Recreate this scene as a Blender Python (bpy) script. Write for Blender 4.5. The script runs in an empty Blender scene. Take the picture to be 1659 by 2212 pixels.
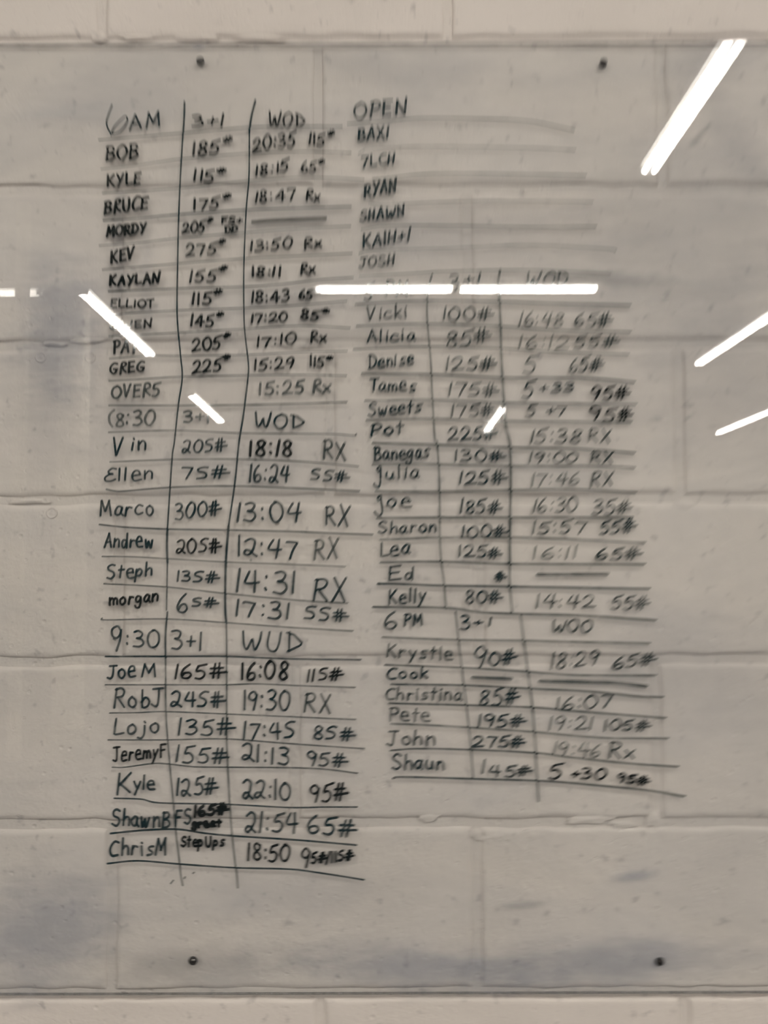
import bpy, math, random
from mathutils import Vector, Matrix, noise

# ------------------------------------------------------------------ camera, light levels
SC = bpy.context.scene
COL = SC.collection
F_PX, W_PX, H_PX = 2108.0, 1659.0, 2212.0
CAM = Vector((0.0, -1.117, 1.5))
PITCH, ROLL = math.radians(3.5), math.radians(-0.15)
cd = bpy.data.cameras.new('camera')
cam = bpy.data.objects.new('camera', cd)
COL.objects.link(cam)
cd.sensor_fit = 'VERTICAL'
cd.sensor_height = 24.0
cd.lens = F_PX / H_PX * 24.0
cd.clip_start = 0.02
cam.location = CAM
CROT = Matrix.Rotation(math.pi / 2 + PITCH, 3, 'X') @ Matrix.Rotation(ROLL, 3, 'Z')
cam.rotation_euler = CROT.to_euler()
cd.dof.use_dof = True
cd.dof.focus_distance = 1.16
cd.dof.aperture_fstop = 14.0
SC.camera = cam

# the hand that held the phone shook during the exposure: a small drift forward, a roll and a turn
SHAKE = 1.0
for fr, k in ((0, -1.0), (1, 0.0), (2, 1.0)):
    k *= SHAKE
    cam.delta_location = (0, 0.0100 * k, 0)
    cam.delta_rotation_euler = (-0.0036 * k, 0.0056 * k, 0.0034 * k)
    cam.keyframe_insert('delta_location', frame=fr)
    cam.keyframe_insert('delta_rotation_euler', frame=fr)
cam.delta_location = (0, 0, 0)
cam.delta_rotation_euler = (0, 0, 0)
SC.frame_set(1)
SC.render.use_motion_blur = True
SC.render.motion_blur_shutter = 0.5
SC.render.motion_blur_position = 'CENTER'

SC.view_settings.view_transform = 'Standard'
SC.view_settings.look = 'None'
SC.view_settings.gamma = 1.0
SC.view_settings.use_curve_mapping = False
SC.view_settings.exposure = 0.93
SC.cycles.transparent_max_bounces = 16
SC.cycles.max_bounces = 5
SC.cycles.use_light_tree = False
SC.cycles.diffuse_bounces = 3
SC.cycles.glossy_bounces = 2
SC.cycles.adaptive_threshold = 0.05
SC.cycles.adaptive_min_samples = 16
SC.cycles.caustics_reflective = False
SC.cycles.caustics_refractive = False

TUBE_STRENGTH = 60.0
TUBE_COLOR = (1.0, 0.955, 0.87)

world = bpy.data.worlds.new('world')
SC.world = world
world.use_nodes = True
world.node_tree.nodes['Background'].inputs[0].default_value = (0.5, 0.5, 0.5, 1)
world.node_tree.nodes['Background'].inputs[1].default_value = 0.02


# ------------------------------------------------------------------ helpers
def tag(o, label=None, cat=None, group=None, kind=None):
    if label: o['label'] = label
    if cat: o['category'] = cat
    if group: o['group'] = group
    if kind: o['kind'] = kind
    return o


def link(name, verts, faces, mat, parent=None, smooth=False):
    me = bpy.data.meshes.new(name)
    me.from_pydata(verts, [], faces)
    me.materials.append(mat)
    if smooth:
        me.polygons.foreach_set('use_smooth', [True] * len(me.polygons))
    me.update()
    o = bpy.data.objects.new(name, me)
    COL.objects.link(o)
    if parent:
        o.parent = parent
    return o


def empty(name, loc=(0, 0, 0)):
    o = bpy.data.objects.new(name, None)
    o.location = loc
    o.empty_display_size = 0.1
    COL.objects.link(o)
    return o


def box(v, f, x0, x1, y0, y1, z0, z1):
    b = len(v)
    v += [(x0, y0, z0), (x1, y0, z0), (x1, y1, z0), (x0, y1, z0), (x0, y0, z1), (x1, y0, z1), (x1, y1, z1), (x0, y1, z1)]
    f += [(b, b + 3, b + 2, b + 1), (b + 4, b + 5, b + 6, b + 7), (b, b + 1, b + 5, b + 4), (b + 1, b + 2, b + 6, b + 5),
          (b + 2, b + 3, b + 7, b + 6), (b + 3, b, b + 4, b + 7)]


def lathe(v, f, prof, origin, axis, seg=24):
    """prof: list of (radius, along); axis: unit Vector"""
    a = Vector(axis).normalized()
    u = a.orthogonal().normalized()
    w = a.cross(u)
    b = len(v)
    o = Vector(origin)
    for r, h in prof:
        for i in range(seg):
            t = 2 * math.pi * i / seg
            v.append(tuple(o + a * h + (u * math.cos(t) + w * math.sin(t)) * r))
    for j in range(len(prof) - 1):
        for i in range(seg):
            i2 = (i + 1) % seg
            f.append((b + j * seg + i, b + j * seg + i2, b + (j + 1) * seg + i2, b + (j + 1) * seg + i))
    f.append(tuple(b + i for i in reversed(range(seg))))
    f.append(tuple(b + (len(prof) - 1) * seg + i for i in range(seg)))


def on_plane(px, py, y):
    """the point of the vertical plane at depth y that this picture point shows"""
    d = CROT @ Vector(((px - W_PX / 2) / F_PX, -(py - H_PX / 2) / F_PX, -1.0))
    t = (y - CAM.y) / d.y
    p = CAM + d * t
    return p.x, p.z


# ------------------------------------------------------------------ materials
def new_mat(name):
    m = bpy.data.materials.new(name)
    m.use_nodes = True
    nt = m.node_tree
    for n in list(nt.nodes):
        nt.nodes.remove(n)
    out = nt.nodes.new('ShaderNodeOutputMaterial')
    return m, nt, out


def N(nt, t, **kw):
    n = nt.nodes.new(t)
    for k, val in kw.items():
        setattr(n, k, val)
    return n


def noise_node(nt, vec, scale, detail=4, rough=0.55, dist=0.0):
    n = N(nt, 'ShaderNodeTexNoise')
    n.inputs['Scale'].default_value = scale
    n.inputs['Detail'].default_value = detail
    n.inputs['Roughness'].default_value = rough
    n.inputs['Distortion'].default_value = dist
    nt.links.new(vec, n.inputs['Vector'])
    return n


def ramp(nt, fac, stops):
    r = N(nt, 'ShaderNodeValToRGB')
    cr = r.color_ramp
    cr.elements[0].position, cr.elements[0].color = stops[0]
    cr.elements[1].position, cr.elements[1].color = stops[-1]
    for p, c in stops[1:-1]:
        e = cr.elements.new(p)
        e.color = c
    nt.links.new(fac, r.inputs['Fac'])
    return r


def g(v, a=1.0):
    return (v, v, v, a)


def paint_mat(name, c1, c2, bump=0.25, stain=True):
    m, nt, out = new_mat(name)
    p = N(nt, 'ShaderNodeBsdfPrincipled')
    nt.links.new(p.outputs[0], out.inputs['Surface'])
    geo = N(nt, 'ShaderNodeNewGeometry')
    pos = geo.outputs['Position']
    big = noise_node(nt, pos, 3.0, 5, 0.6)
    mix = N(nt, 'ShaderNodeMixRGB')
    mix.inputs[1].default_value = (*c1, 1)
    mix.inputs[2].default_value = (*c2, 1)
    r = ramp(nt, big.outputs['Fac'], [(0.38, g(0)), (0.66, g(1))])
    nt.links.new(r.outputs[0], mix.inputs[0])
    col = mix.outputs[0]
    if stain:
        sp = noise_node(nt, pos, 70.0, 3, 0.5)
        r2 = ramp(nt, sp.outputs['Fac'], [(0.62, g(0)), (0.71, g(0.75))])
        mm = N(nt, 'ShaderNodeMixRGB')
        mm.inputs[2].default_value = (c2[0] * 0.72, c2[1] * 0.72, c2[2] * 0.74, 1)
        nt.links.new(r2.outputs[0], mm.inputs[0])
        nt.links.new(col, mm.inputs[1])
        col = mm.outputs[0]
    nt.links.new(col, p.inputs['Base Color'])
    p.inputs['Roughness'].default_value = 0.55
    p.inputs['Specular IOR Level'].default_value = 0.35
    # rolled paint over the open grain of concrete block
    fine = noise_node(nt, pos, 190.0, 2, 0.6)
    mid = noise_node(nt, pos, 42.0, 3, 0.6, 0.4)
    vor = N(nt, 'ShaderNodeTexVoronoi')
    vor.inputs['Scale'].default_value = 75.0
    nt.links.new(pos, vor.inputs['Vector'])
    pit = ramp(nt, vor.outputs['Distance'], [(0.06, g(0)), (0.22, g(1))])
    gate = ramp(nt, mid.outputs['Fac'], [(0.50, g(1)), (0.60, g(0))])
    mx = N(nt, 'ShaderNodeMath', operation='MAXIMUM')
    nt.links.new(pit.outputs[0], mx.inputs[0])
    nt.links.new(gate.outputs[0], mx.inputs[1])
    a = N(nt, 'ShaderNodeMath', operation='MULTIPLY_ADD')
    nt.links.new(mid.outputs['Fac'], a.inputs[0])
    a.inputs[1].default_value = 1.1
    nt.links.new(mx.outputs[0], a.inputs[2])
    b = N(nt, 'ShaderNodeMath', operation='MULTIPLY_ADD')
    nt.links.new(fine.outputs['Fac'], b.inputs[0])
    b.inputs[1].default_value = 0.35
    nt.links.new(a.outputs[0], b.inputs[2])
    bp = N(nt, 'ShaderNodeBump')
    bp.inputs['Strength'].default_value = bump
    bp.inputs['Distance'].default_value = 0.0036
    nt.links.new(b.outputs[0], bp.inputs['Height'])
    nt.links.new(bp.outputs[0], p.inputs['Normal'])
    return m


def plain_mat(name, c, rough=0.6, metal=0.0, var=0.12, scale=20.0):
    m, nt, out = new_mat(name)
    p = N(nt, 'ShaderNodeBsdfPrincipled')
    nt.links.new(p.outputs[0], out.inputs['Surface'])
    geo = N(nt, 'ShaderNodeNewGeometry')
    n = noise_node(nt, geo.outputs['Position'], scale, 4)
    mix = N(nt, 'ShaderNodeMixRGB')
    mix.inputs[1].default_value = (*[x * (1 - var) for x in c], 1)
    mix.inputs[2].default_value = (*[min(1, x * (1 + var)) for x in c], 1)
    nt.links.new(n.outputs['Fac'], mix.inputs[0])
    nt.links.new(mix.outputs[0], p.inputs['Base Color'])
    p.inputs['Roughness'].default_value = rough
    p.inputs['Metallic'].default_value = metal
    return m


def ink_mat(name, c, alpha, patch=0.25):
    """dry-erase ink: a thin film, denser where strokes cross, streaky where the felt ran dry"""
    m, nt, out = new_mat(name)
    tr = N(nt, 'ShaderNodeBsdfTransparent')
    df = N(nt, 'ShaderNodeBsdfDiffuse')
    df.inputs['Color'].default_value = (*c, 1)
    mix = N(nt, 'ShaderNodeMixShader')
    geo = N(nt, 'ShaderNodeNewGeometry')
    n = noise_node(nt, geo.outputs['Position'], 55.0, 2, 0.6)
    mr = N(nt, 'ShaderNodeMapRange')
    mr.inputs['From Min'].default_value = 0.3
    mr.inputs['From Max'].default_value = 0.7
    mr.inputs['To Min'].default_value = max(0, alpha - patch)
    mr.inputs['To Max'].default_value = min(1, alpha + patch * 0.6)
    nt.links.new(n.outputs['Fac'], mr.inputs['Value'])
    nt.links.new(mr.outputs[0], mix.inputs[0])
    nt.links.new(tr.outputs[0], mix.inputs[1])
    nt.links.new(df.outputs[0], mix.inputs[2])
    # the dried film is as smooth as the sheet under it and mirrors the lamps too
    gl = N(nt, 'ShaderNodeBsdfGlossy')
    gl.inputs['Roughness'].default_value = 0.03
    m2 = N(nt, 'ShaderNodeMixShader')
    m2.inputs[0].default_value = 0.03
    nt.links.new(mix.outputs[0], m2.inputs[1])
    nt.links.new(gl.outputs[0], m2.inputs[2])
    nt.links.new(m2.outputs[0], out.inputs['Surface'])
    return m


def acrylic_mat():
    m, nt, out = new_mat('clear_acrylic')
    tr = N(nt, 'ShaderNodeBsdfTransparent')
    tr.inputs['Color'].default_value = (0.993, 0.998, 0.998, 1)
    gl = N(nt, 'ShaderNodeBsdfGlossy')
    gl.inputs['Roughness'].default_value = 0.0
    lw = N(nt, 'ShaderNodeLayerWeight')      # Schlick's reflectance for n = 1.49, the same from both faces
    lw.inputs['Blend'].default_value = 0.5
    pw = N(nt, 'ShaderNodeMath', operation='POWER')
    nt.links.new(lw.outputs['Facing'], pw.inputs[0])
    pw.inputs[1].default_value = 5.0
    fr = N(nt, 'ShaderNodeMath', operation='MULTIPLY_ADD')
    nt.links.new(pw.outputs[0], fr.inputs[0])
    fr.inputs[1].default_value = 0.96
    fr.inputs[2].default_value = 0.036
    geo = N(nt, 'ShaderNodeNewGeometry')
    pos = geo.outputs['Position']
    wob = noise_node(nt, pos, 2.2, 1, 0.4)
    bp = N(nt, 'ShaderNodeBump')
    bp.inputs['Strength'].default_value = 0.012
    bp.inputs['Distance'].default_value = 0.01
    nt.links.new(wob.outputs['Fac'], bp.inputs['Height'])
    nt.links.new(bp.outputs[0], gl.inputs['Normal'])
    mix = N(nt, 'ShaderNodeMixShader')
    nt.links.new(fr.outputs[0], mix.inputs[0])
    nt.links.new(tr.outputs[0], mix.inputs[1])
    nt.links.new(gl.outputs[0], mix.inputs[2])
    nt.links.new(mix.outputs[0], out.inputs['Surface'])
    return m


def residue_mat():
    """what the eraser leaves: a faint blue-grey film wiped about in streaks"""
    m, nt, out = new_mat('eraser_residue')
    tr = N(nt, 'ShaderNodeBsdfTransparent')
    d1 = N(nt, 'ShaderNodeBsdfDiffuse')
    d1.inputs['Color'].default_value = (0.66, 0.70, 0.78, 1)
    d2 = N(nt, 'ShaderNodeBsdfTranslucent')
    d2.inputs['Color'].default_value = (0.66, 0.70, 0.78, 1)
    df = N(nt, 'ShaderNodeMixShader')
    df.inputs[0].default_value = 0.4
    nt.links.new(d1.outputs[0], df.inputs[1])
    nt.links.new(d2.outputs[0], df.inputs[2])
    geo = N(nt, 'ShaderNodeNewGeometry')
    mp = N(nt, 'ShaderNodeMapping')
    mp.inputs['Rotation'].default_value = (0, math.radians(-12), 0)
    mp.inputs['Scale'].default_value = (1.6, 1.0, 4.2)
    nt.links.new(geo.outputs['Position'], mp.inputs['Vector'])
    a = noise_node(nt, mp.outputs[0], 2.6, 4, 0.62, 0.6)
    r = ramp(nt, a.outputs['Fac'], [(0.38, g(0.0)), (0.62, g(0.10)), (0.78, g(0.22))])
    mix = N(nt, 'ShaderNodeMixShader')
    nt.links.new(r.outputs[0], mix.inputs[0])
    nt.links.new(tr.outputs[0], mix.inputs[1])
    nt.links.new(df.outputs[0], mix.inputs[2])
    nt.links.new(mix.outputs[0], out.inputs['Surface'])
    return m


def patch_mat(name, c, alpha):
    """one patch of wiped ink, or of painted reflection: densest in its middle, streaky, gone at its rim (uses the patch's own UVs)"""
    m, nt, out = new_mat(name)
    tr = N(nt, 'ShaderNodeBsdfTransparent')
    df = N(nt, 'ShaderNodeBsdfDiffuse')
    df.inputs['Color'].default_value = (*c, 1)
    tc = N(nt, 'ShaderNodeTexCoord')
    mp = N(nt, 'ShaderNodeMapping')
    mp.inputs['Location'].default_value = (-0.5, -0.5, 0)
    nt.links.new(tc.outputs['UV'], mp.inputs['Vector'])
    ln = N(nt, 'ShaderNodeVectorMath', operation='LENGTH')
    nt.links.new(mp.outputs[0], ln.inputs[0])
    geo = N(nt, 'ShaderNodeNewGeometry')
    m2 = N(nt, 'ShaderNodeMapping')
    m2.inputs['Scale'].default_value = (1, 1, 3)
    nt.links.new(geo.outputs['Position'], m2.inputs['Vector'])
    n = noise_node(nt, m2.outputs[0], 14.0, 3, 0.65)
    ad = N(nt, 'ShaderNodeMath', operation='MULTIPLY_ADD')
    nt.links.new(n.outputs['Fac'], ad.inputs[0])
    ad.inputs[1].default_value = 0.45
    nt.links.new(ln.outputs['Value'], ad.inputs[2])
    mr = N(nt, 'ShaderNodeMapRange')
    mr.interpolation_type = 'SMOOTHSTEP'
    mr.inputs['From Min'].default_value = 0.25
    mr.inputs['From Max'].default_value = 0.64
    mr.inputs['To Min'].default_value = alpha
    mr.inputs['To Max'].default_value = 0.0
    nt.links.new(ad.outputs[0], mr.inputs['Value'])
    mix = N(nt, 'ShaderNodeMixShader')
    nt.links.new(mr.outputs[0], mix.inputs[0])
    nt.links.new(tr.outputs[0], mix.inputs[1])
    nt.links.new(df.outputs[0], mix.inputs[2])
    nt.links.new(mix.outputs[0], out.inputs['Surface'])
    return m


def emit_mat(name, c, s):
    m, nt, out = new_mat(name)
    e = N(nt, 'ShaderNodeEmission')
    e.inputs[0].default_value = (*c, 1)
    e.inputs[1].default_value = s
    nt.links.new(e.outputs[0], out.inputs['Surface'])
    return m


M_BLOCK = paint_mat('painted_block', (0.72, 0.655, 0.615), (0.66, 0.60, 0.56), 0.30)
M_MORTAR = paint_mat('painted_mortar', (0.68, 0.62, 0.58), (0.62, 0.565, 0.53), 0.40)
M_ROOM = plain_mat('room_wall_paint', (0.42, 0.40, 0.36), 0.7)
M_PILLAR = plain_mat('pillar_paint', (0.78, 0.72, 0.58), 0.6)
M_CEIL = plain_mat('ceiling_paint', (0.34, 0.33, 0.31), 0.8)
M_FLOOR = plain_mat('rubber_floor', (0.055, 0.055, 0.06), 0.75, var=0.3, scale=60)
M_ACR = acrylic_mat()
M_RES = residue_mat()
M_STEEL = plain_mat('screw_steel', (0.16, 0.155, 0.15), 0.28, 1.0)
M_STEEL_DK = plain_mat('dark_screw', (0.035, 0.03, 0.03), 0.45, 0.9)
M_WASHER = plain_mat('washer_rubber', (0.03, 0.03, 0.03), 0.6)
M_HOUSING = plain_mat('white_enamel', (0.80, 0.80, 0.78), 0.35)
M_CAP = plain_mat('tube_cap', (0.5, 0.5, 0.5), 0.4, 0.8)
M_TUBE = emit_mat('lit_tube', TUBE_COLOR, TUBE_STRENGTH)
M_TUBE_DIM = emit_mat('dim_tube', (1.0, 0.92, 0.82), 9.0)

# ------------------------------------------------------------------ the room
X0, X1, YB, ZC = -5.6, 7.6, -17.0, 4.55
BX0, BX1 = -1.42, 1.42          # the stretch of wall built block by block
YM = 0.0028                     # mortar depth behind the block faces


def structure(name, boxes, mat):
    v, f = [], []
    for b in boxes:
        box(v, f, *b)
    return tag(link(name, v, f, mat), kind='structure')


structure('floor', [(X0 - .2, X1 + .2, YB - .2, .3, -.15, 0)], M_FLOOR)
structure('ceiling', [(X0 - .2, X1 + .2, YB - .2, .3, ZC, ZC + .15)], M_CEIL)
structure('wall_left', [(X0 - .2, X0, YB, 0, 0, ZC)], M_ROOM)
structure('wall_right', [(X1, X1 + .2, YB, 0, 0, ZC)], M_ROOM)
structure('wall_front', [(X0, X1, YB - .2, YB, 0, ZC)], M_ROOM)
# pale steel pillars along the far left of the gym
for i, (px, py, hw) in enumerate(((-2.97, -6.8, .045), (-3.05, -8.4, .12))):
    structure('trim_%d' % (i + 1), [(px - hw, px + hw, py - hw, py + hw, 0, ZC)], M_PILLAR)

# course heights and head joints of the block wall
JY = [88, 409, 744, 1079, 1427, 1779, 2146]
ZJ = [on_plane(829, y, 0)[1] for y in JY]
dz = (ZJ[0] - ZJ[-1]) / 6
ZTOP = [ZJ[0] + dz * k for k in (3, 2, 1)]
ZBOT = [ZJ[-1] - dz * k for k in (1, 2, 3)]
ZALL = ZTOP + ZJ + ZBOT
HEADS = {  # course index (gap below ZALL[i]) -> head joints seen in the photograph, in its pixels, and the row's height
    2: ([219, 967], 40), 3: ([686, 1430], 250), 4: ([253, 1010], 570), 5: ([712, 1468], 910),
    6: ([256, 1036], 1250), 7: ([637, 1419], 1600), 8: ([241, 1031], 1960), 9: ([694, 1478], 2190)}
BW = 0.4075
rnd = random.Random(7)
v, f = [], []
box(v, f, X0, BX0, 0, .2, 0, ZC)
box(v, f, BX1, X1, 0, .2, 0, ZC)
box(v, f, BX0, BX1, 0, .2, ZALL[0], ZC)
box(v, f, BX0, BX1, 0, .2, 0, ZALL[-1])
box(v, f, BX0, BX1, YM, .2, ZALL[-1], ZALL[0])
# the troweled joints themselves, slightly wavy
wall = tag(link('wall_back', v, f, M_MORTAR), kind='structure')

JT = 0.0048                     # half a joint


def block(xa, xb, za, zb):
    """a painted concrete block: near-flat face, worn rounded arrises"""
    w, h = xb - xa, zb - za
    def cuts(L, n):
        e = [0, .0012, .003, .0055, .0085, .012]
        m = [0.012 + (L - .024) * i / n for i in range(1, n)]
        return e + m + [L - q for q in reversed(e)]
    us, vs = cuts(w, 36), cuts(h, 14)
    V, Fc = [], []
    for zz in vs:
        for uu in us:
            du, dv = min(uu, w - uu), min(zz, h - zz)
            x, z = xa + uu, za + zz
            nz = noise.noise(Vector((x * 38, 3.1, z * 38)))
            nz2 = noise.noise(Vector((x * 9, 8.7, z * 9)))
            r = 0.0056 + 0.0042 * nz + 0.0034 * nz2
            r = max(r, 0.0015)
            dmin = min(du, dv)
            k = max(0.0, 1 - dmin / r)
            y = 0.0030 * k * k + 0.0004 * nz2 * (1 - k)
            ex = 0.0028 * noise.noise(Vector((x * 30, 1.7, z * 30))) if dv < .004 else 0
            ez = 0.0022 * noise.noise(Vector((x * 30, 5.7, z * 30))) if du < .004 else 0
            V.append((x + ez, y, z + ex))
    nu = len(us)
    for j in range(len(vs) - 1):
        for i in range(nu - 1):
            Fc.append((j * nu + i, j * nu + i + 1, (j + 1) * nu + i + 1, (j + 1) * nu + i))
    # sides back into the mortar
    ring = [i for i in range(nu)] + [j * nu + nu - 1 for j in range(1, len(vs))] + \
           [(len(vs) - 1) * nu + i for i in range(nu - 2, -1, -1)] + [j * nu for j in range(len(vs) - 2, 0, -1)]
    b = len(V)
    for i in ring:
        V.append((V[i][0], 0.02, V[i][2]))
    for i in range(len(ring)):
        i2 = (i + 1) % len(ring)
        Fc.append((ring[i2], ring[i], b + i, b + i2))
    link('block', V, Fc, M_BLOCK, wall, smooth=True)


for c in range(len(ZALL) - 1):
    z1, z0 = ZALL[c], ZALL[c + 1]
    if c in HEADS:
        hs = [on_plane(x, HEADS[c][1], 0)[0] for x in HEADS[c][0]]
    else:
        hs = [-0.085 + (0.2 if c % 2 else 0) + rnd.uniform(-.01, .01)]
    while hs[0] - BW > BX0 + .05: hs.insert(0, hs[0] - BW)
    while hs[-1] + BW < BX1 - .05: hs.append(hs[-1] + BW)
    xs = [BX0 - JT] + hs + [BX1 + JT]
    for a, b in zip(xs, xs[1:]):
        block(a + JT, b - JT, z0 + JT, z1 - JT)

# filled fixing holes in the wall: a shallow ring with a plug in it
for px, py in ((88, 772), (195, 772), (112, 1108)):
    x, z = on_plane(px, py, 0)
    v, f = [], []
    lathe(v, f, [(0.0066, -0.0004), (0.0064, 0.0006), (0.0056, 0.0009), (0.0048, 0.0003), (0.0040, 0.0001), (0.0020, 0.0004), (0.0004, 0.0005)], (x, 0, z), (0, -1, 0), 28)
    link('hole_plug', v, f, M_BLOCK, wall, smooth=True)

# lumps of painted-over mortar squeezed out at the joints
for px, py, rx, rz, hgt in ((1155, 1806, 27, 13, .0011), (1068, 1808, 22, 10, .0008), (1413, 1768, 14, 16, .0016), (1480, 1092, 20, 12, .0014), (925, 1765, 16, 7, .0012),
                            (215, 78, 14, 9, .0018), (300, 80, 30, 5, .0012), (430, 80, 40, 6, .0012), (560, 82, 40, 5, .001), (1030, 1800, 12, 10, .0012),
                            (640, 745, 24, 8, .001), (190, 735, 26, 6, .0014), (120, 742, 24, 4, .001), (70, 1082, 40, 5, .001), (1270, 1770, 40, 8, .001), (1345, 1780, 24, 8, .001)):
    x, z = on_plane(px, py, 0)
    ax, az = rx / 1888, rz / 1888
    v, f = [], []
    for j in range(7):
        t = j / 6
        for i in range(20):
            a = 2 * math.pi * i / 20
            q = (1 - t * .97) * (1 + .55 * noise.noise(Vector((math.cos(a) * 1.6 + px * .37, math.sin(a) * 1.6, 2.0))))
            v.append((x + ax * 1.25 * q * math.cos(a), .0004 - (hgt * .55 + .0004) * (0.5 - 0.5 * math.cos(t * math.pi)), z + az * 1.25 * q * math.sin(a)))
    for j in range(6):
        for i in range(20):
            i2 = (i + 1) % 20
            f.append((j * 20 + i, j * 20 + i2, (j + 1) * 20 + i2, (j + 1) * 20 + i))
    f.append(tuple(120 + i for i in range(20)))
    link('mortar_lump', v, f, M_BLOCK, wall, smooth=True)

# ------------------------------------------------------------------ the clear board
YA, YF = -0.0022, -0.0058       # back and front of the sheet
board = empty('clear_writing_board', (0, YF, 0.9))
tag(board, 'clear acrylic writing board screwed to the white block wall, covered in marker times and names', 'board')
bz1 = on_plane(829, 94, YF)[1]
bz0 = on_plane(829, 2147, YF)[1]
bx0, bx1 = -1.15, 1.29
inv = Matrix.Translation((0, -YF, -0.9))


def on_board(o):
    o.parent = board
    o.matrix_parent_inverse = inv
    return o


def sheet():
    # rounded-over edge all round: outline shrinks by .6 mm at both faces
    V, Fc = [], []
    prof = [(0.0006, YF), (0.0, YF + 0.0006), (0.0, YA - 0.0006), (0.0006, YA)]
    for ins, y in prof:
        V += [(bx0 + ins, y, bz0 + ins), (bx1 - ins, y, bz0 + ins), (bx1 - ins, y, bz1 - ins), (bx0 + ins, y, bz1 - ins)]
    Fc.append((0, 1, 2, 3))
    Fc.append((15, 14, 13, 12))
    for k in range(3):
        for i in range(4):
            j = (i + 1) % 4
            Fc.append((k * 4 + j, k * 4 + i, k * 4 + 4 + i, k * 4 + 4 + j))
    return link('acrylic_sheet', V, Fc, M_ACR)


on_board(sheet())
# cut edges of acrylic look grey
M_EDGE = ink_mat('cut_edge', (0.26, 0.25, 0.24), 0.55, 0.2)
for nm, z in (('top_edge', bz1), ('bottom_edge', bz0)):
    v, f = [], []
    box(v, f, bx0, bx1, YF - 0.0002, YA, z - 0.0007, z + 0.0007)
    on_board(link('polished_edge', v, f, M_EDGE))
YR = YF - 0.00006
v = [(bx0, YR, bz0), (bx1, YR, bz0), (bx1, YR, bz1), (bx0, YR, bz1)]
o = on_board(link('eraser_film', v, [(0, 1, 2, 3)], M_RES))
o['label'] = 'faint blue-grey film left by the eraser'

# smudges of old ink and a painted-on reflection, each where the photograph has one: centre, half sizes, tilt, strength
SM = [patch_mat('smudge_reflection_blue', (0.20, 0.25, 0.37), 0.24), patch_mat('smudge_grey', (0.24, 0.25, 0.28), 0.20),
      patch_mat('smudge_reflection_faint', (0.25, 0.28, 0.36), 0.09)]
SMUDGES_REFLECTIONS = [
    (860, 150, 330, 60, -4, 2), (250, 190, 200, 110, 15, 2), (130, 720, 110, 190, 0, 0), (100, 860, 100, 190, 5, 2),  # last two paint a bluish reflection of the room onto the board
    (90, 2010, 190, 150, 20, 0), (430, 2085, 260, 50, 3, 1), (900, 2090, 330, 60, -3, 0), (1300, 2080, 330, 60, 3, 0),
    (1370, 1893, 60, 14, 8, 0), (1530, 150, 150, 90, 30, 2), (1480, 500, 330, 280, 30, 2), (1580, 800, 220, 260, 25, 2),
    (1500, 1450, 160, 300, 70, 2), (1340, 600, 150, 20, -3, 1), (1590, 300, 60, 160, 30, 2), (640, 1930, 260, 60, 3, 2),
    (1130, 1955, 60, 10, 6, 1), (430, 100, 14, 8, 0, 0), (1000, 500, 420, 80, -2, 2), (270, 875, 60, 30, 0, 1),
    (255, 560, 20, 200, 0, 2), (315, 600, 18, 200, 0, 2), (265, 424, 18, 12, 0, 1), (1090, 985, 40, 10, 0, 1),
    (1510, 295, 34, 10, 50, 1), (1440, 640, 16, 8, 60, 1), (1490, 900, 16, 6, 35, 1), (1420, 905, 16, 7, 0, 1),
]
for i, (cx, cy, hx, hy, rot, mi) in enumerate(SMUDGES_REFLECTIONS):
    y = YR - 0.00002 * (i + 1)
    ca, sa = math.cos(math.radians(rot)), math.sin(math.radians(rot))
    V = []
    for a, b in ((-1, 1), (1, 1), (1, -1), (-1, -1)):
        u, w = a * hx * 1.5, b * hy * 1.5
        x, z = on_plane(cx + u * ca + w * sa, cy - u * sa + w * ca, y)
        V.append((x, y, z))
    o = link('smudge_or_reflection', V, [(0, 1, 2, 3)], SM[mi])
    uv = o.data.uv_layers.new(name='uv')
    for li, c in zip(o.data.polygons[0].loop_indices, ((0, 0), (1, 0), (1, 1), (0, 1))):
        uv.data[li].uv = c
    on_board(o)

# screws
for (px, py, dark) in ((433, 132, 0), (1303, 137, 1), (417, 2075, 0), (1425, 2077, 1)):
    x, z = on_plane(px, py, YF)
    v, f = [], []
    mt = M_STEEL_DK if dark else M_STEEL
    prof = [(0.0034, 0.0), (0.0034, 0.0006), (0.0031, 0.0013), (0.0024, 0.0019), (0.0014, 0.0023), (0.0003, 0.0024)]
    lathe(v, f, prof, (x, YF - 0.0008, z), (0, -1, 0), 28)
    s = on_board(link('screw', v, f, mt, smooth=True))
    v, f = [], []
    lathe(v, f, [(0.0048, 0.0), (0.0048, 0.0006), (0.0044, 0.0009), (0.003, 0.0009)], (x, YF - 0.00005, z), (0, -1, 0), 28)
    w = link('washer', v, f, M_WASHER, smooth=True)
    w.parent = s
    v, f = [], []
    c, q = 0.0026, 0.0004
    box(v, f, x - q * .7, x + q * .7, YF - 0.0033, YF - 0.003, z - q * 2.2, z + q * 2.2)
    box(v, f, x - q * 2.2, x + q * 2.2, YF - 0.00331, YF - 0.003, z - q * .7, z + q * .7)
    r = link('drive_recess', v, f, M_WASHER)
    r.parent = s

# ------------------------------------------------------------------ ceiling strip lights (mirrored in the board, save two added for light)
ZT = 3.9                        # tube height


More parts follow.
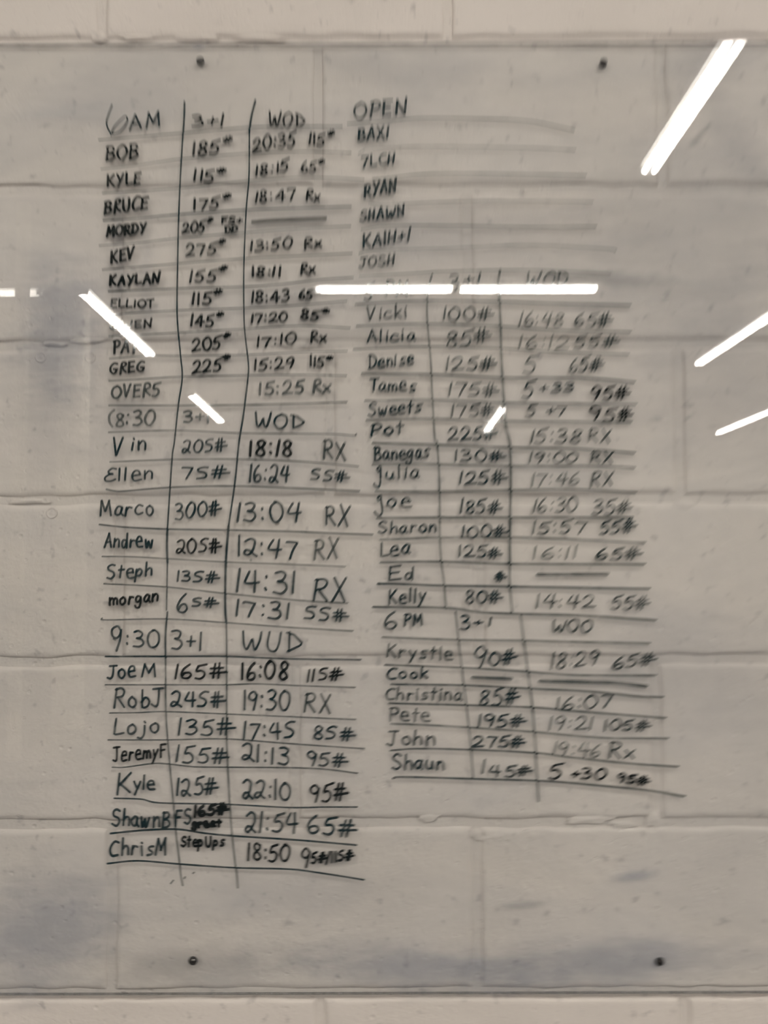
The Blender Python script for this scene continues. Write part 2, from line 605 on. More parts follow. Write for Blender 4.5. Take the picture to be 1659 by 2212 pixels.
def strip_light(x, y, along, label, tubes=((-1.21, 1.21),), mat=None, extra=0):
    """an eight-foot strip: enamel channel, two rows of tubes in lampholders, hung on rods"""
    mat = mat or M_TUBE
    t = empty('strip_light', (x, y, ZT))
    tag(t, label, 'ceiling light', 'fluorescent strips mirrored in the board')
    rz = 0 if along == 'x' else math.pi / 2
    t.rotation_euler = (0, 0, rz)
    V, Fc = [], []
    L = 1.235
    # channel with splayed reflector sides
    prof = [(-.060, .030), (-.045, .046), (-.045, .095), (.045, .095), (.045, .046), (.060, .030), (.058, .028), (.043, .042), (-.043, .042), (-.058, .028)]
    for sx in (-L, L):
        for (py, pz) in prof:
            V.append((sx, py, pz))
    n = len(prof)
    for i in range(n):
        j = (i + 1) % n
        Fc.append((i, j, n + j, n + i))
    Fc.append((0, 9, 8, 1)); Fc.append((1, 8, 7, 4)); Fc.append((4, 7, 6, 5)); Fc.append((1, 4, 3, 2))
    Fc.append((n, n + 1, n + 8, n + 9)); Fc.append((n + 1, n + 4, n + 7, n + 8)); Fc.append((n + 4, n + 5, n + 6, n + 7)); Fc.append((n + 1, n + 2, n + 3, n + 4))
    link('housing', V, Fc, M_HOUSING, t)
    for rx in (-.9, .9):
        V, Fc = [], []
        lathe(V, Fc, [(.004, 0), (.004, ZC - ZT - .095)], (rx, 0, .095), (0, 0, 1), 8)
        link('hanging_rod', V, Fc, M_CAP, t)
    for a, b in tubes:
        for oy in (-.029, .029):
            V, Fc = [], []
            r = .019
            lathe(V, Fc, [(r * .8, 0), (r, .004), (r, b - a - .036), (r * .8, b - a - .03)], (a + .017, oy, 0), (1, 0, 0), 16)
            link('tube', V, Fc, mat, t)
            for e in (a, b - .015):
                V, Fc = [], []
                lathe(V, Fc, [(r * .95, 0), (r * .95, .015)], (e, oy, 0), (1, 0, 0), 12)
                link('tube_cap', V, Fc, M_CAP, t)
        for e in (a - .012, b + .002):
            V, Fc = [], []
            box(V, Fc, e, e + .010, -.045, .045, -.012, .05)
            link('lampholder', V, Fc, M_HOUSING, t)
    return t


HALF = ((-1.21, -.02), (.02, 1.21))
strip_light(1.60, -3.42, 'y', 'bright strip light whose reflection slants across the top right corner of the board')
strip_light(-2.58, -8.36, 'y', 'strip light mirrored as the long slanting bar over the left-hand names')
strip_light(-2.61, -13.2, 'y', 'far strip light mirrored as the short slanting bar beside the 8:30 heading')
strip_light(1.76, -14.3, 'y', 'far strip light mirrored as the short bar at the 225 entry of the right-hand table')
strip_light(0.62, -7.08, 'x', 'crosswise strip light mirrored as the level bar across the middle of the board', HALF)
strip_light(3.66, -8.9, 'y', 'strip light mirrored at the right edge of the board, upper of two bars')
strip_light(5.84, -14.6, 'y', 'strip light mirrored at the right edge of the board, lower of two bars')
strip_light(-4.17, -7.17, 'x', 'dim worn strip light mirrored faintly at the left edge behind a pillar', HALF, M_TUBE_DIM)
# unseen strips added to light the block wall, above what the board mirrors
strip_light(-2.58, -3.42, 'y', 'unseen added strip light near the block wall, left row, above the mirrored view')
strip_light(4.6, -3.2, 'x', 'unseen crosswise strip light added to light the block wall, far to the right')


# ------------------------------------------------------------------ handwriting: a stroke alphabet
# each glyph: advance width, then strokes; '~' = drawn round. Baseline 0, capital height 1.
GL = {
 '0': '.62 ~.34,1 .1,.8 .02,.4 .18,.02 .42,.04 .6,.4 .56,.8 .36,1 .24,.98',
 '1': '.16 .1,1 .06,0',
 'I': '.16 .08,1 .08,0',
 '2': '.6 ~.04,.74 .2,.96 .42,.94 .5,.7 .34,.36 .04,.04 .06,.02 .32,.06 .6,.08',
 'z': '.62 ~.06,.84 .26,1 .47,.9 .49,.58 .38,.24 .18,.02 .04,.1 .12,.3 .32,.28 .46,.12 .6,.0',
 '3': '.56 ~.06,.92 .28,1 .46,.86 .36,.62 .18,.54 .2,.52 .44,.48 .52,.24 .34,.02 .04,.04',
 '4': '.62 ~.22,.98 .06,.58 .06,.44 .3,.42 .6,.46;.46,1 .44,.5 .42,0',
 'A4': '',
 '5': '.56 .56,1.04 .16,.9;~.16,.9 .1,.7 .1,.54 .3,.6 .46,.42 .44,.16 .26,0 .02,.04',
 's': '.6 ~.56,.96 .34,.98 .12,.82 .14,.62 .38,.52 .5,.34 .38,.08 .04,.02',
 '6': '.54 ~.4,1 .16,.7 .04,.3 .14,.02 .38,.02 .5,.22 .4,.42 .2,.36 .08,.16',
 '7': '.56 ~.02,.9 .14,.94 .54,.9 .52,.86 .38,.5 .24,0',
 '8': '.54 ~.46,.86 .28,1 .1,.86 .16,.62 .4,.38 .46,.14 .26,0 .06,.14 .14,.4 .4,.66 .46,.86',
 '9': '.52 ~.46,.82 .28,1 .06,.84 .06,.6 .24,.5 .44,.66 .48,.86 .44,.5 .3,0',
 ':': '.2 .09,.72 .1,.66;.09,.2 .1,.14',
 '.': '.2 .09,.1 .1,.04',
 '+': '.46 .02,.44 .44,.50;.25,.74 .21,.20',
 '/': '.3 .28,1.05 .02,-.2',
 '#': '.66 .24,.98 .12,.02;.44,1 .34,.0;.0,.64 .62,.7;-.02,.32 .78,.42',
 '%': '.64 .12,.98 .16,.0;.02,.96 .34,.84 .66,.48;~.66,.48 .6,.34 .4,.16 .14,.02',
 'H#': '',
 '*': '.5 .2,1.26 .14,.9;.36,1.28 .28,.92;.02,1.1 .5,1.18;.04,1.0 .46,1.06;.14,1.05 .4,1.13',
 'A': '.62 .02,0 .3,1;.3,1 .56,.02;.12,.38 .5,.42',
 'B': '.56 .08,.98 .06,0;~.02,.94 .34,.98 .46,.8 .36,.6 .1,.52;~.1,.52 .4,.5 .54,.26 .36,.04 .04,0',
 'C': '.6 ~.56,.94 .3,.98 .08,.7 .04,.34 .2,.04 .56,.08',
 'D': '.6 .1,1 .08,0;~.0,.96 .3,.96 .58,.66 .56,.34 .32,.06 .02,.0',
 'd^': '',
 'E': '.5 .08,.96 .06,.02;.06,.96 .48,.98;.06,.52 .4,.56;.06,.02 .48,.06',
 'e^': '.6 ~.56,.9 .34,.98 .16,.78 .24,.58 .42,.54 .2,.5 .04,.3 .1,.04 .34,.0 .58,.12',
 'F': '.5 .08,.96 .06,0;.06,.96 .5,.98;.06,.52 .38,.54',
 'G': '.6 ~.54,.92 .3,.98 .06,.66 .06,.26 .26,.02 .5,.1 .54,.36;.34,.4 .58,.4',
 'H': '.56 .08,1 .06,0;.48,1 .46,0;.06,.5 .48,.54',
 'J': '.56 .06,.96 .56,.98;~.34,.96 .34,.5 .32,.14 .2,.0 .02,.1',
 'q': '.5 ~.2,.62 .12,.86 .28,1.0 .3,.6 .36,-.2 .24,-.6 .04,-.45 -.02,-.3',
 'K': '.56 .08,1 .06,0;.52,.98 .1,.46;.16,.52 .54,.02',
 'L': '.5 ~.08,1 .06,.1 .08,.04 .26,.04 .5,.08',
 'M': '.72 .04,0 .12,.98;.12,.98 .34,.3;.34,.3 .58,1;.58,1 .66,0',
 'N': '.62 .06,0 .1,.96;.1,.96 .5,.04;.5,.04 .6,1.08',
 'O': '.66 ~.36,1 .1,.8 .02,.4 .2,.02 .46,.04 .64,.42 .58,.84 .36,1',
 'P': '.52 .1,.98 .06,-.02;~.02,.92 .3,1 .5,.84 .42,.56 .1,.46',
 'R': '.58 .1,.98 .06,-.02;~.04,.92 .32,1 .5,.84 .4,.58 .12,.5;.18,.5 .56,0',
 'r^': '.5 ~.06,-.05 .1,.7 .16,.98 .4,.98 .46,.74 .16,.5 .5,.1',
 'S': '.56 ~.52,.92 .3,1 .08,.82 .14,.6 .42,.46 .5,.22 .28,.0 .02,.1',
 'T': '.56 .0,.94 .56,1;.3,.96 .26,0',
 'U': '.6 ~.08,1 .06,.4 .16,.06 .4,.04 .52,.4 .54,1',
 'V': '.56 .04,1 .24,.02;.24,.02 .52,1',
 'W': '.86 ~.06,1 .12,.3 .2,.04 .34,.3 .44,.6 .5,.2 .6,.04 .76,.5 .82,.98',
 'X': '.56 .04,1 .54,0;.54,1 .06,0',
 'Y': '.56 .04,1 .26,.5;.54,1 .16,-.05',
 'a': '.5 ~.44,.56 .22,.62 .04,.34 .1,.06 .3,.08 .42,.4 .42,.56 .4,.2 .5,.02',
 'b': '.48 .08,1 .06,.02;~.06,.3 .24,.56 .44,.4 .38,.1 .18,.0 .06,.12',
 'c': '.46 ~.44,.54 .24,.6 .06,.4 .06,.14 .22,.0 .46,.1',
 'd': '.5 ~.42,.5 .2,.56 .04,.3 .14,.04 .34,.1 .42,.4;.46,1 .44,.02',
 'e': '.5 .06,.36 .44,.38;~.44,.38 .38,.64 .16,.66 .03,.36 .16,.0 .5,.02',
 'g': '.48 ~.42,.54 .2,.6 .04,.36 .14,.1 .34,.2 .42,.54 .42,.1 .34,-.36 .12,-.36 .02,-.2',
 'h': '.48 .08,1 .06,.0;~.08,.36 .26,.56 .42,.44 .44,.02',
 'i': '.2 .1,.58 .1,.0;.12,.84 .12,.78',
 'j': '.26 ~.2,.56 .2,.0 .1,-.3 -.08,-.26;.2,.84 .2,.78',
 'k': '.46 .08,1 .06,0;.42,.6 .1,.28;.14,.3 .44,.0',
 'l': '.16 .08,1 .06,.02',
 'm': '.7 .06,.6 .06,0;~.08,.4 .22,.58 .34,.44 .34,.02;~.36,.4 .5,.58 .62,.44 .64,.02',
 'n': '.48 .06,.6 .06,0;~.08,.38 .26,.6 .42,.44 .44,.02',
 'o': '.48 ~.26,.6 .06,.44 .06,.14 .24,.0 .42,.16 .42,.44 .26,.6',
 'p': '.48 .08,.6 .04,-.36;~.08,.42 .26,.6 .44,.42 .36,.12 .1,.1',
 'r': '.4 .08,.58 .06,.0;~.08,.36 .22,.56 .38,.52',
 't': '.4 .2,.92 .18,.02;.02,.6 .38,.64',
 'u': '.48 ~.06,.58 .06,.2 .2,.02 .36,.14 .42,.58 .42,.2 .48,.02',
 'v': '.44 .04,.58 .2,.02;.2,.02 .42,.6',
 'w': '.66 ~.04,.58 .12,.06 .2,.04 .32,.5 .4,.06 .5,.06 .62,.58',
 'x': '.44 .04,.6 .42,.0;.42,.62 .04,.0',
 'y': '.46 .04,.58 .2,.14;.44,.6 .08,-.4',
 'Q': '.5 ~.5,.58 .34,.6 .18,.52 .22,.34 .4,.24 .36,.06 .1,.02',   # small s
 'a~': '',
 ' ': '.4 ',
 'Z': '.62 .38,1 .02,.36;.02,.36 .6,.44;.42,.98 .42,0',          # a closed 4
 'E~': '',
}
GL['!'] = GL['e^']              # E drawn round
GL['@'] = GL['r^']              # R in one stroke
ALPH = {}
for ch, d in GL.items():
    if not d.strip() or len(ch) > 1:
        continue
    wd, _, rest = d.partition(' ')
    st = []
    for part in rest.split(';'):
        part = part.strip()
        if not part:
            continue
        rd = part[0] == '~'
        st.append((rd, [tuple(map(float, q.split(','))) for q in part.lstrip('~').split()]))
    ALPH[ch] = (float(wd), st)
ALPH[' '] = (0.4, [])


def catmull(p, n=5):
    if len(p) < 3:
        return p
    q = [(2 * p[0][0] - p[1][0], 2 * p[0][1] - p[1][1])] + p + [(2 * p[-1][0] - p[-2][0], 2 * p[-1][1] - p[-2][1])]
    out = []
    for i in range(1, len(q) - 2):
        a, b, c, d = q[i - 1], q[i], q[i + 1], q[i + 2]
        for k in range(n):
            t = k / n
            out.append(tuple(0.5 * (2 * b[j] + (c[j] - a[j]) * t + (2 * a[j] - 5 * b[j] + 4 * c[j] - d[j]) * t * t +
                                    (3 * b[j] - a[j] - 3 * c[j] + d[j]) * t ** 3) for j in (0, 1)))
    out.append(tuple(p[-1]))
    return out


LAYER = [0]
jit = random.Random(3)


class Ink:
    """collects strokes given in picture points, lays them on the face of the board as a thin film"""
    def __init__(s):
        s.v, s.f = [], []

    def stroke(s, pts, width):
        LAYER[0] = (LAYER[0] + 1) % 400
        base = YF - 0.0007 - LAYER[0] * 6e-7 if False else YF - 0.00075 - LAYER[0] * 5e-7
        wp = []
        for i, (px, py) in enumerate(pts):
            x, z = on_plane(px, py, YF)
            if wp and (x - wp[-1][0]) ** 2 + (z - wp[-1][1]) ** 2 < 1e-9:
                continue
            wp.append((x, z))
        if len(wp) < 2:
            wp.append((wp[0][0] + 1e-4, wp[0][1] - 3e-4))
        n = len(wp)
        hw0 = width * 0.5 / 1888.0
        dirs = []
        for i in range(n):
            a, b = wp[max(0, i - 1)], wp[min(n - 1, i + 1)]
            dx, dz_ = b[0] - a[0], b[1] - a[1]
            L = math.hypot(dx, dz_) or 1
            dirs.append((dx / L, dz_ / L))
        rows = []
        for i in range(n):
            rows.append((wp[i], dirs[i], hw0 * (1 + 0.16 * noise.noise(Vector((wp[i][0] * 90, LAYER[0], wp[i][1] * 90))))))
        # rounded ends
        def cap(pt, d, sgn):
            return [((pt[0] + sgn * d[0] * hw0 * k, pt[1] + sgn * d[1] * hw0 * k), d, hw0 * q) for k, q in ((0.5, 0.87), (0.87, 0.5), (1.0, 0.12))]
        rows = list(reversed(cap(wp[0], dirs[0], -1))) + rows + cap(wp[-1], dirs[-1], 1)
        b = len(s.v)
        for i, (pt, d, hw) in enumerate(rows):
            y = base - i * 2e-7
            nx, nz = -d[1] * hw, d[0] * hw
            s.v.append((pt[0] + nx, y, pt[1] + nz))
            s.v.append((pt[0] - nx, y, pt[1] - nz))
        for i in range(len(rows) - 1):
            s.f.append((b + 2 * i, b + 2 * i + 1, b + 2 * i + 3, b + 2 * i + 2))

    def text(s, txt, x0, y0, x1, y1, h, width, slant=0.0):
        tot = sum(ALPH[c][0] for c in txt) + 0.16 * (len(txt) - 1)
        L = math.hypot(x1 - x0, y1 - y0)
        ux, uy = (x1 - x0) / L, (y1 - y0) / L
        sx = L / tot
        cur = 0.0
        for c in txt:
            wd, st = ALPH[c]
            jy = jit.uniform(-.045, .045) * h
            js = jit.uniform(.92, 1.08)
            lean = slant + jit.uniform(-.07, .07)
            jx = jit.uniform(-.04, .04)
            for rd, pts in st:
                pp = []
                for (a, b) in pts:
                    a += jx + jit.uniform(-.022, .022)
                    b += jit.uniform(-.022, .022)
                    u = (cur + a) * sx + lean * (b - .4) * h
                    w = b * h * js + jy
                    pp.append((x0 + ux * u, y0 + uy * u - w))
                s.stroke(catmull(pp) if rd else pp, width)
            cur += wd + 0.16

    def done(s, name, mat, label=None):
        o = on_board(link(name, s.v, s.f, mat))
        if label:
            o['label'] = label
        return o


K = ink_mat('black_marker', (0.006, 0.010, 0.011), 0.97, 0.10)
T = ink_mat('teal_black_marker', (0.008, 0.024, 0.030), 0.92, 0.16)
G = ink_mat('grey_marker', (0.018, 0.032, 0.034), 0.80, 0.20)
P = ink_mat('pale_marker', (0.035, 0.050, 0.050), 0.66, 0.18)
PP = ink_mat('worn_marker', (0.06, 0.075, 0.075), 0.46, 0.16)

CR = {'a': (190, 190), 'b': (480, 190), 'c': (740, 190), 'd': (190, 560), 'e': (480, 560), 'f': (740, 560), 'g': (1040, 560),
      'h': (190, 920), 'i': (480, 920), 'j': (740, 920), 'k': (1040, 920), 'l': (190, 1300), 'm': (480, 1300),
      'n': (780, 1300), 'o': (1100, 1300), 'p': (190, 1640), 'q': (480, 1640)}
S4 = 4.1475
#  name, ink, stroke px, [ (sheet, text, x0, y0, x1, y1, height, slant) ... ]   (read off enlarged views of the photograph)
nm, wt, tm, hd, nt_ = 'handwritten_name', 'handwritten_weight', 'handwritten_time', 'handwritten_heading', 'handwritten_note'
WORDS = [
 (hd, T, 3.6, [('a', [(218, 158), (190, 230), (168, 310), (182, 370), (215, 412), (275, 402), (328, 350), (356, 290), (340, 258), (300, 285), (240, 350), (206, 424)], 0, 0, 0, 0, 0, 0), ('a', 'AM', 370, 375, 650, 350, 125, 0)]),
 (hd, K, 3.6, [('a', '3+1', 930, 355, 1225, 345, 108, 0)]),
 (hd, K, 3.6, [('b', 'WO%', 410, 340, 735, 352, 118, 0)]),
 (nm, K, 4, [('a', 'BOB', 168, 650, 450, 640, 128, 0)]), (wt, K, 4, [('a', '185*', 935, 605, 1285, 578, 112, 0)]),
 (tm, K, 4, [('b', '20:35', 280, 565, 655, 520, 115, 0)]), (wt, K, 3.6, [('b', '115*', 775, 510, 995, 525, 105, 0)]),
 (nm, K, 4, [('a', 'KYLE', 175, 888, 475, 860, 102, 0)]), (wt, K, 4, [('a', '115*', 950, 835, 1235, 848, 105, 0)]),
 (tm, K, 3.6, [('b', '18:15', 305, 790, 598, 745, 98, 0)]), (wt, K, 3.6, [('b', '65*', 710, 755, 915, 772, 92, 0)]),
 (nm, K, 4.4, [('a', 'B@UCE', 152, 1138, 540, 1080, 108, 0)]), (wt, K, 4, [('a', '175*', 948, 1090, 1270, 1078, 95, 0)]),
 (tm, K, 3.6, [('b', '18:Z7', 295, 1030, 655, 1002, 98, 0)]), (wt, K, 3.6, [('b', '@x', 755, 1010, 880, 1020, 92, 0)]),
 (nm, K, 4.6, [('a', 'MORDY', 168, 1335, 520, 1300, 88, 0)]), (wt, K, 4, [('a', '205*', 850, 1300, 1115, 1288, 98, 0)]),
 (nt_, K, 3.6, [('a', 'FS+', 1200, 1215, 1385, 1215, 52, 0), ('a', 'DD', 1230, 1297, 1340, 1290, 55, 0)]),
 (nm, K, 4.4, [('a', 'KEV', 205, 1572, 415, 1528, 104, 0)]), (wt, K, 4, [('a', '275*', 880, 1508, 1235, 1490, 100, 0)]),
 (tm, K, 3.8, [('b', '13:50', 255, 1467, 622, 1437, 92, 0)]), (wt, K, 4, [('b', '@x', 735, 1438, 885, 1425, 85, 0)]),
 (nm, K, 4.6, [('d', 'KAYLAN', 198, 240, 640, 212, 84, 0)]), (wt, K, 4, [('d', '155*', 915, 208, 1245, 200, 108, 0)]),
 (tm, K, 4, [('e', '18:11', 265, 158, 522, 155, 88, 0)]), (wt, K, 4, [('e', '@x', 700, 132, 830, 130, 92, 0)]),
 (nm, K, 3.6, [('d', 'ELLIOT', 208, 438, 592, 432, 68, 0)]), (wt, K, 4, [('d', '115*', 935, 408, 1205, 412, 102, 0)]),
 (tm, K, 4, [('e', '18:Z3', 260, 398, 602, 378, 98, 0)]), (wt, K, 4, [('e', '65*', 690, 355, 872, 362, 80, 0)]),
 (nm, K, 3.6, [('d', 'OWEN', 205, 632, 570, 612, 66, 0)]), (wt, K, 4, [('d', '1Z5*', 925, 605, 1215, 603, 104, 0)]),
 (tm, K, 4, [('e', '17:20', 260, 573, 582, 556, 82, 0)]), (wt, K, 4.4, [('e', '85*', 710, 535, 955, 562, 84, 0)]),
 (nm, K, 4.2, [('d', 'PAT', 228, 850, 450, 835, 108, 0)]), (wt, K, 4.2, [('d', '205*', 930, 825, 1275, 800, 106, 0)]),
 (tm, K, 3.6, [('e', '17:10', 305, 792, 660, 752, 92, 0)]), (wt, K, 4, [('e', '@x', 790, 745, 930, 745, 92, 0)]),
 (nm, K, 4, [('d', 'G@EG', 200, 1028, 505, 1008, 92, 0)]), (wt, K, 4, [('d', '225*', 935, 1025, 1275, 998, 108, 0)]),
 (tm, K, 3.6, [('e', '15:29', 285, 1002, 645, 970, 95, 0)]), (wt, K, 3.8, [('e', '115*', 785, 960, 982, 985, 92, 0)]),
 (nm, G, 4, [('d', 'OVE@5', 215, 1242, 650, 1222, 108, 0)]),
 (tm, G, 4, [('e', '15:25', 335, 1218, 735, 1202, 110, 0)]), (wt, G, 4.4, [('e', '@x', 805, 1200, 970, 1195, 108, 0)]),
 (hd, G, 4, [('d', '8:30', 245, 1502, 600, 1480, 128, 0)]), (hd, G, 3.8, [('d', '3+1', 850, 1465, 1085, 1462, 102, 0)]),
 (hd, T, 3.8, [('e', 'WO%', 288, 1510, 735, 1515, 128, 0)]),
 (nm, T, 4, [('h', 'V', 218, 268, 315, 265, 148, 0), ('h', 'in', 390, 215, 525, 212, 130, 0)]),
 (wt, T, 3.8, [('h', 'z0s#', 850, 240, 1235, 225, 108, 0)]),
 (tm, K, 5, [('i', '18:18', 240, 268, 632, 272, 142, 0)]), (wt, G, 4.6, [('i', 'RX', 905, 290, 1108, 302, 152, 0)]),
 (nm, T, 3.8, [('h', '!llen', 145, 503, 585, 475, 118, 0)]), (wt, T, 3.8, [('h', '7s#', 830, 472, 1250, 462, 112, 0)]),
 (tm, T, 4.2, [('i', '16:z4', 240, 500, 608, 502, 148, 0)]), (wt, T, 3.8, [('i', 'ss#', 785, 480, 1120, 505, 88, 0)]),
 (nm, T, 4, [('h', 'Marco', 102, 808, 590, 798, 132, 0)]), (wt, T, 4, [('h', '300#', 785, 838, 1180, 795, 132, 0)]),
 (tm, T, 4.4, [('i', '13:04', 132, 855, 700, 862, 166, 0)]), (wt, T, 4.2, [('i', 'RX', 925, 885, 1130, 905, 175, 0)]),
 (nm, T, 4, [('h', 'Andrew', 148, 1088, 582, 1088, 122, 0)]), (wt, K, 4, [('h', 'z0s#', 790, 1135, 1185, 1132, 118, 0)]),
 (tm, T, 4.2, [('i', '1z:47', 130, 1160, 668, 1190, 162, 0)]), (wt, G, 4.4, [('i', 'RX', 818, 1192, 1030, 1192, 172, 0)]),
 (nm, T, 4, [('h', 'Steph', 172, 1372, 580, 1342, 122, 0)]), (wt, T, 3.8, [('h', '13s#', 795, 1392, 1160, 1402, 92, 0)]),
 (tm, T, 4.6, [('i', '14:31', 130, 1485, 652, 1502, 192, 0)]), (wt, T, 4.4, [('i', 'RX', 812, 1560, 1100, 1565, 196, 0)]),
 (nm, K, 4.2, [('h', 'morgan', 188, 1608, 632, 1568, 108, 0)]), (wt, T, 4, [('h', '6', 800, 1672, 900, 1670, 168, 0), ('h', 's#', 935, 1620, 1150, 1622, 82, 0)]),
 (tm, T, 4.4, [('m', '17:31', 125, 122, 598, 158, 142, 0)]), (wt, T, 4, [('m', 'ss#', 742, 150, 1110, 180, 112, 0)]),
 (hd, T, 4, [('l', '9', 205, 450, 300, 450, 215, 0), ('l', ':30', 345, 405, 642, 412, 148, 0)]),
 (hd, T, 4, [('l', '3+1', 752, 412, 1022, 430, 155, 0)]),
 (hd, T, 4, [('m', 'WU%', 175, 432, 712, 445, 175, 0)]),
 (nm, T, 4, [('l', 'Joe', 178, 690, 425, 668, 125, 0), ('l', 'M', 480, 668, 612, 665, 112, 0)]),
 (wt, K, 4.2, [('l', '165#', 772, 685, 1225, 682, 122, 0)]),
 (tm, K, 5, [('m', '16:08', 170, 695, 588, 688, 148, 0)]), (wt, K, 4, [('m', '11s#', 758, 712, 1070, 692, 108, 0)]),
 (nm, T, 4.2, [('l', 'RobJ', 232, 948, 675, 942, 158, 0)]), (wt, T, 4.2, [('l', 'z4s#', 738, 932, 1215, 942, 138, 0)]),
 (tm, T, 4.2, [('m', '19:30', 185, 968, 608, 968, 170, 0)]), (wt, G, 4.2, [('m', 'RX', 732, 982, 968, 992, 168, 0)]),
 (nm, T, 4, [('l', 'Lojo', 235, 1190, 638, 1172, 138, 0)]), (wt, T, 4, [('l', '135#', 800, 1192, 1290, 1192, 142, 0)]),
 (tm, T, 4.2, [('m', '17:4s', 190, 1232, 655, 1215, 150, 0)]), (wt, T, 4, [('m', '8s#', 812, 1228, 1170, 1238, 115, 0)]),
 (nm, K, 4, [('l', 'JeremyF', 228, 1432, 700, 1382, 122, 0)]), (wt, T, 4, [('l', '155#', 790, 1432, 1242, 1452, 140, 0)]),
 (tm, T, 4.2, [('m', 'z1:13', 170, 1412, 598, 1465, 145, 0)]), (wt, T, 4, [('m', '95#', 758, 1462, 1100, 1480, 118, 0)]),
 (nm, T, 4.4, [('p', 'K', 260, 322, 388, 300, 190, 0), ('p', 'yle', 405, 270, 605, 262, 115, 0)]),
 (wt, T, 4.2, [('p', '1z5#', 795, 325, 1150, 312, 150, 0)]),
 (tm, T, 4.4, [('q', 'zz:10', 182, 345, 612, 368, 162, 0)]), (wt, K, 4.2, [('q', '95#', 790, 378, 1112, 368, 150, 0)]),
 (nm, T, 4.4, [('p', 'ShawnB', 218, 588, 735, 610, 138, 0)]), (nt_, T, 4.4, [('p', 'FS', 788, 588, 922, 575, 128, 0)]),
 (nt_, K, 5.6, [('p', '165#', 950, 508, 1245, 488, 88, 0), ('p', 'great', 935, 605, 1190, 600, 62, 0)]),
 (tm, T, 4.4, [('q', 'z1:54', 208, 650, 680, 662, 165, 0)]), (wt, T, 4.4, [('q', '65#', 768, 658, 1180, 690, 155, 0)]),
 (nm, T, 4.4, [('p', 'ChriQM', 198, 862, 712, 852, 138, 0)]), (nt_, K, 4.2, [('p', 'Step', 838, 778, 1030, 780, 92, 0), ('p', 'UpQ', 1050, 782, 1222, 775, 88, 0)]),
 (tm, K, 4.4, [('q', '18:50', 232, 902, 608, 910, 142, 0)]), (wt, K, 4.2, [('q', '9', 715, 965, 790, 965, 160, 0), ('q', '5#/11s#', 800, 935, 1165, 900, 88, 0)]),
 # right-hand table
 (hd, T, 4.2, [('c', 'OPEN', 105, 275, 575, 240, 138, 0)]),
 (nm, T, 4.2, [('c', 'BAXI', 135, 478, 410, 455, 108, 0)]),
 (nm, T, 3.8, [('c', '7LCH', 168, 718, 470, 680, 98, 0)]),
 (nm, T, 4.6, [('c', 'RYAN', 195, 980, 480, 930, 112, 0)]),
 (nm, T, 4, [('c', 'SHAWN', 162, 1200, 550, 1150, 98, 0)]),
 (nm, T, 4.2, [('c', 'KAIH+1', 182, 1432, 602, 1375, 112, 0)]),
 (nm, G, 4, [('c', 'JOSH', 150, 1612, 462, 1580, 92, 0)]),
 (hd, G, 4, [('f', '5', 195, 362, 270, 362, 150, 0), ('f', 'PM', 385, 335, 585, 325, 128, 0)]),
 (hd, G, 4, [('f', '3', 950, 285, 1045, 285, 155, 0), ('f', '+1', 1085, 232, 1238, 220, 95, 0)]),
 (hd, G, 4, [('g', 'WOD', 400, 245, 765, 232, 120, 0)]),
 (nm, G, 3.8, [('f', 'Vicki', 218, 545, 575, 520, 112, 0)]), (wt, G, 3.8, [('f', '100#', 895, 548, 1325, 540, 115, 0)]),
 (tm, P, 3.8, [('g', '16:48', 340, 598, 730, 600, 118, 0)]), (wt, G, 3.8, [('g', '65#', 828, 600, 1160, 595, 112, 0)]),
 (nm, T, 3.8, [('f', 'Alicia', 225, 748, 645, 730, 112, 0)]), (wt, G, 3.8, [('f', '85#', 925, 792, 1315, 745, 128, 0)]),
 (tm, P, 3.8, [('g', '16:12', 340, 792, 778, 802, 115, 0)]), (wt, G, 3.8, [('g', '55#', 838, 800, 1205, 785, 100, 0)]),
 (nm, T, 4, [('f', 'DeniQe', 235, 978, 635, 942, 112, 0)]), (wt, G, 3.8, [('f', '125#', 920, 1000, 1358, 988, 118, 0)]),
 (tm, G, 3.6, [('g', '5', 388, 1015, 500, 1015, 142, 0)]), (wt, G, 3.8, [('g', '65#', 782, 1012, 1075, 988, 115, 0)]),
 (nm, T, 4, [('f', 'TameQ', 245, 1175, 655, 1185, 112, 0)]), (wt, G, 3.8, [('f', '175#', 955, 1225, 1378, 1228, 115, 0)]),
 (tm, T, 3.8, [('g', '5', 380, 1235, 475, 1235, 150, 0), ('g', '+33', 532, 1192, 820, 1185, 78, 0)]), (wt, K, 4, [('g', '95#', 980, 1252, 1315, 1250, 112, 0)]),
 (nm, T, 4, [('f', 'SweetQ', 235, 1410, 708, 1372, 108, 0)]), (wt, G, 3.8, [('f', '175#', 970, 1405, 1358, 1410, 105, 0)]),
 (tm, G, 3.8, [('g', '5', 412, 1408, 492, 1408, 105, 0), ('g', '+7', 580, 1395, 760, 1398, 80, 0)]), (wt, K, 4, [('g', '95', 968, 1430, 1195, 1450, 112, 0), ('g', '#', 1230, 1440, 1330, 1435, 95, 0)]),
 (nm, T, 4.2, [('f', 'Pot', 248, 1588, 555, 1562, 112, 0)]), (wt, T, 4, [('f', '225#', 945, 1622, 1368, 1610, 112, 0)]),
 (tm, G, 3.8, [('k', '15:38', 432, 150, 890, 152, 118, 0)]), (wt, G, 3.8, [('k', 'RX', 958, 130, 1150, 150, 118, 0)]),
 (nm, T, 4, [('j', 'Banegas'.replace('s', 'Q'), 285, 312, 778, 285, 118, 0)]), (wt, T, 3.8, [('j', '130#', 1010, 312, 1435, 312, 98, 0)]),
 (tm, G, 3.8, [('k', '19:00', 428, 325, 860, 330, 92, 0)]), (wt, G, 3.8, [('k', 'RX', 978, 320, 1175, 332, 95, 0)]),
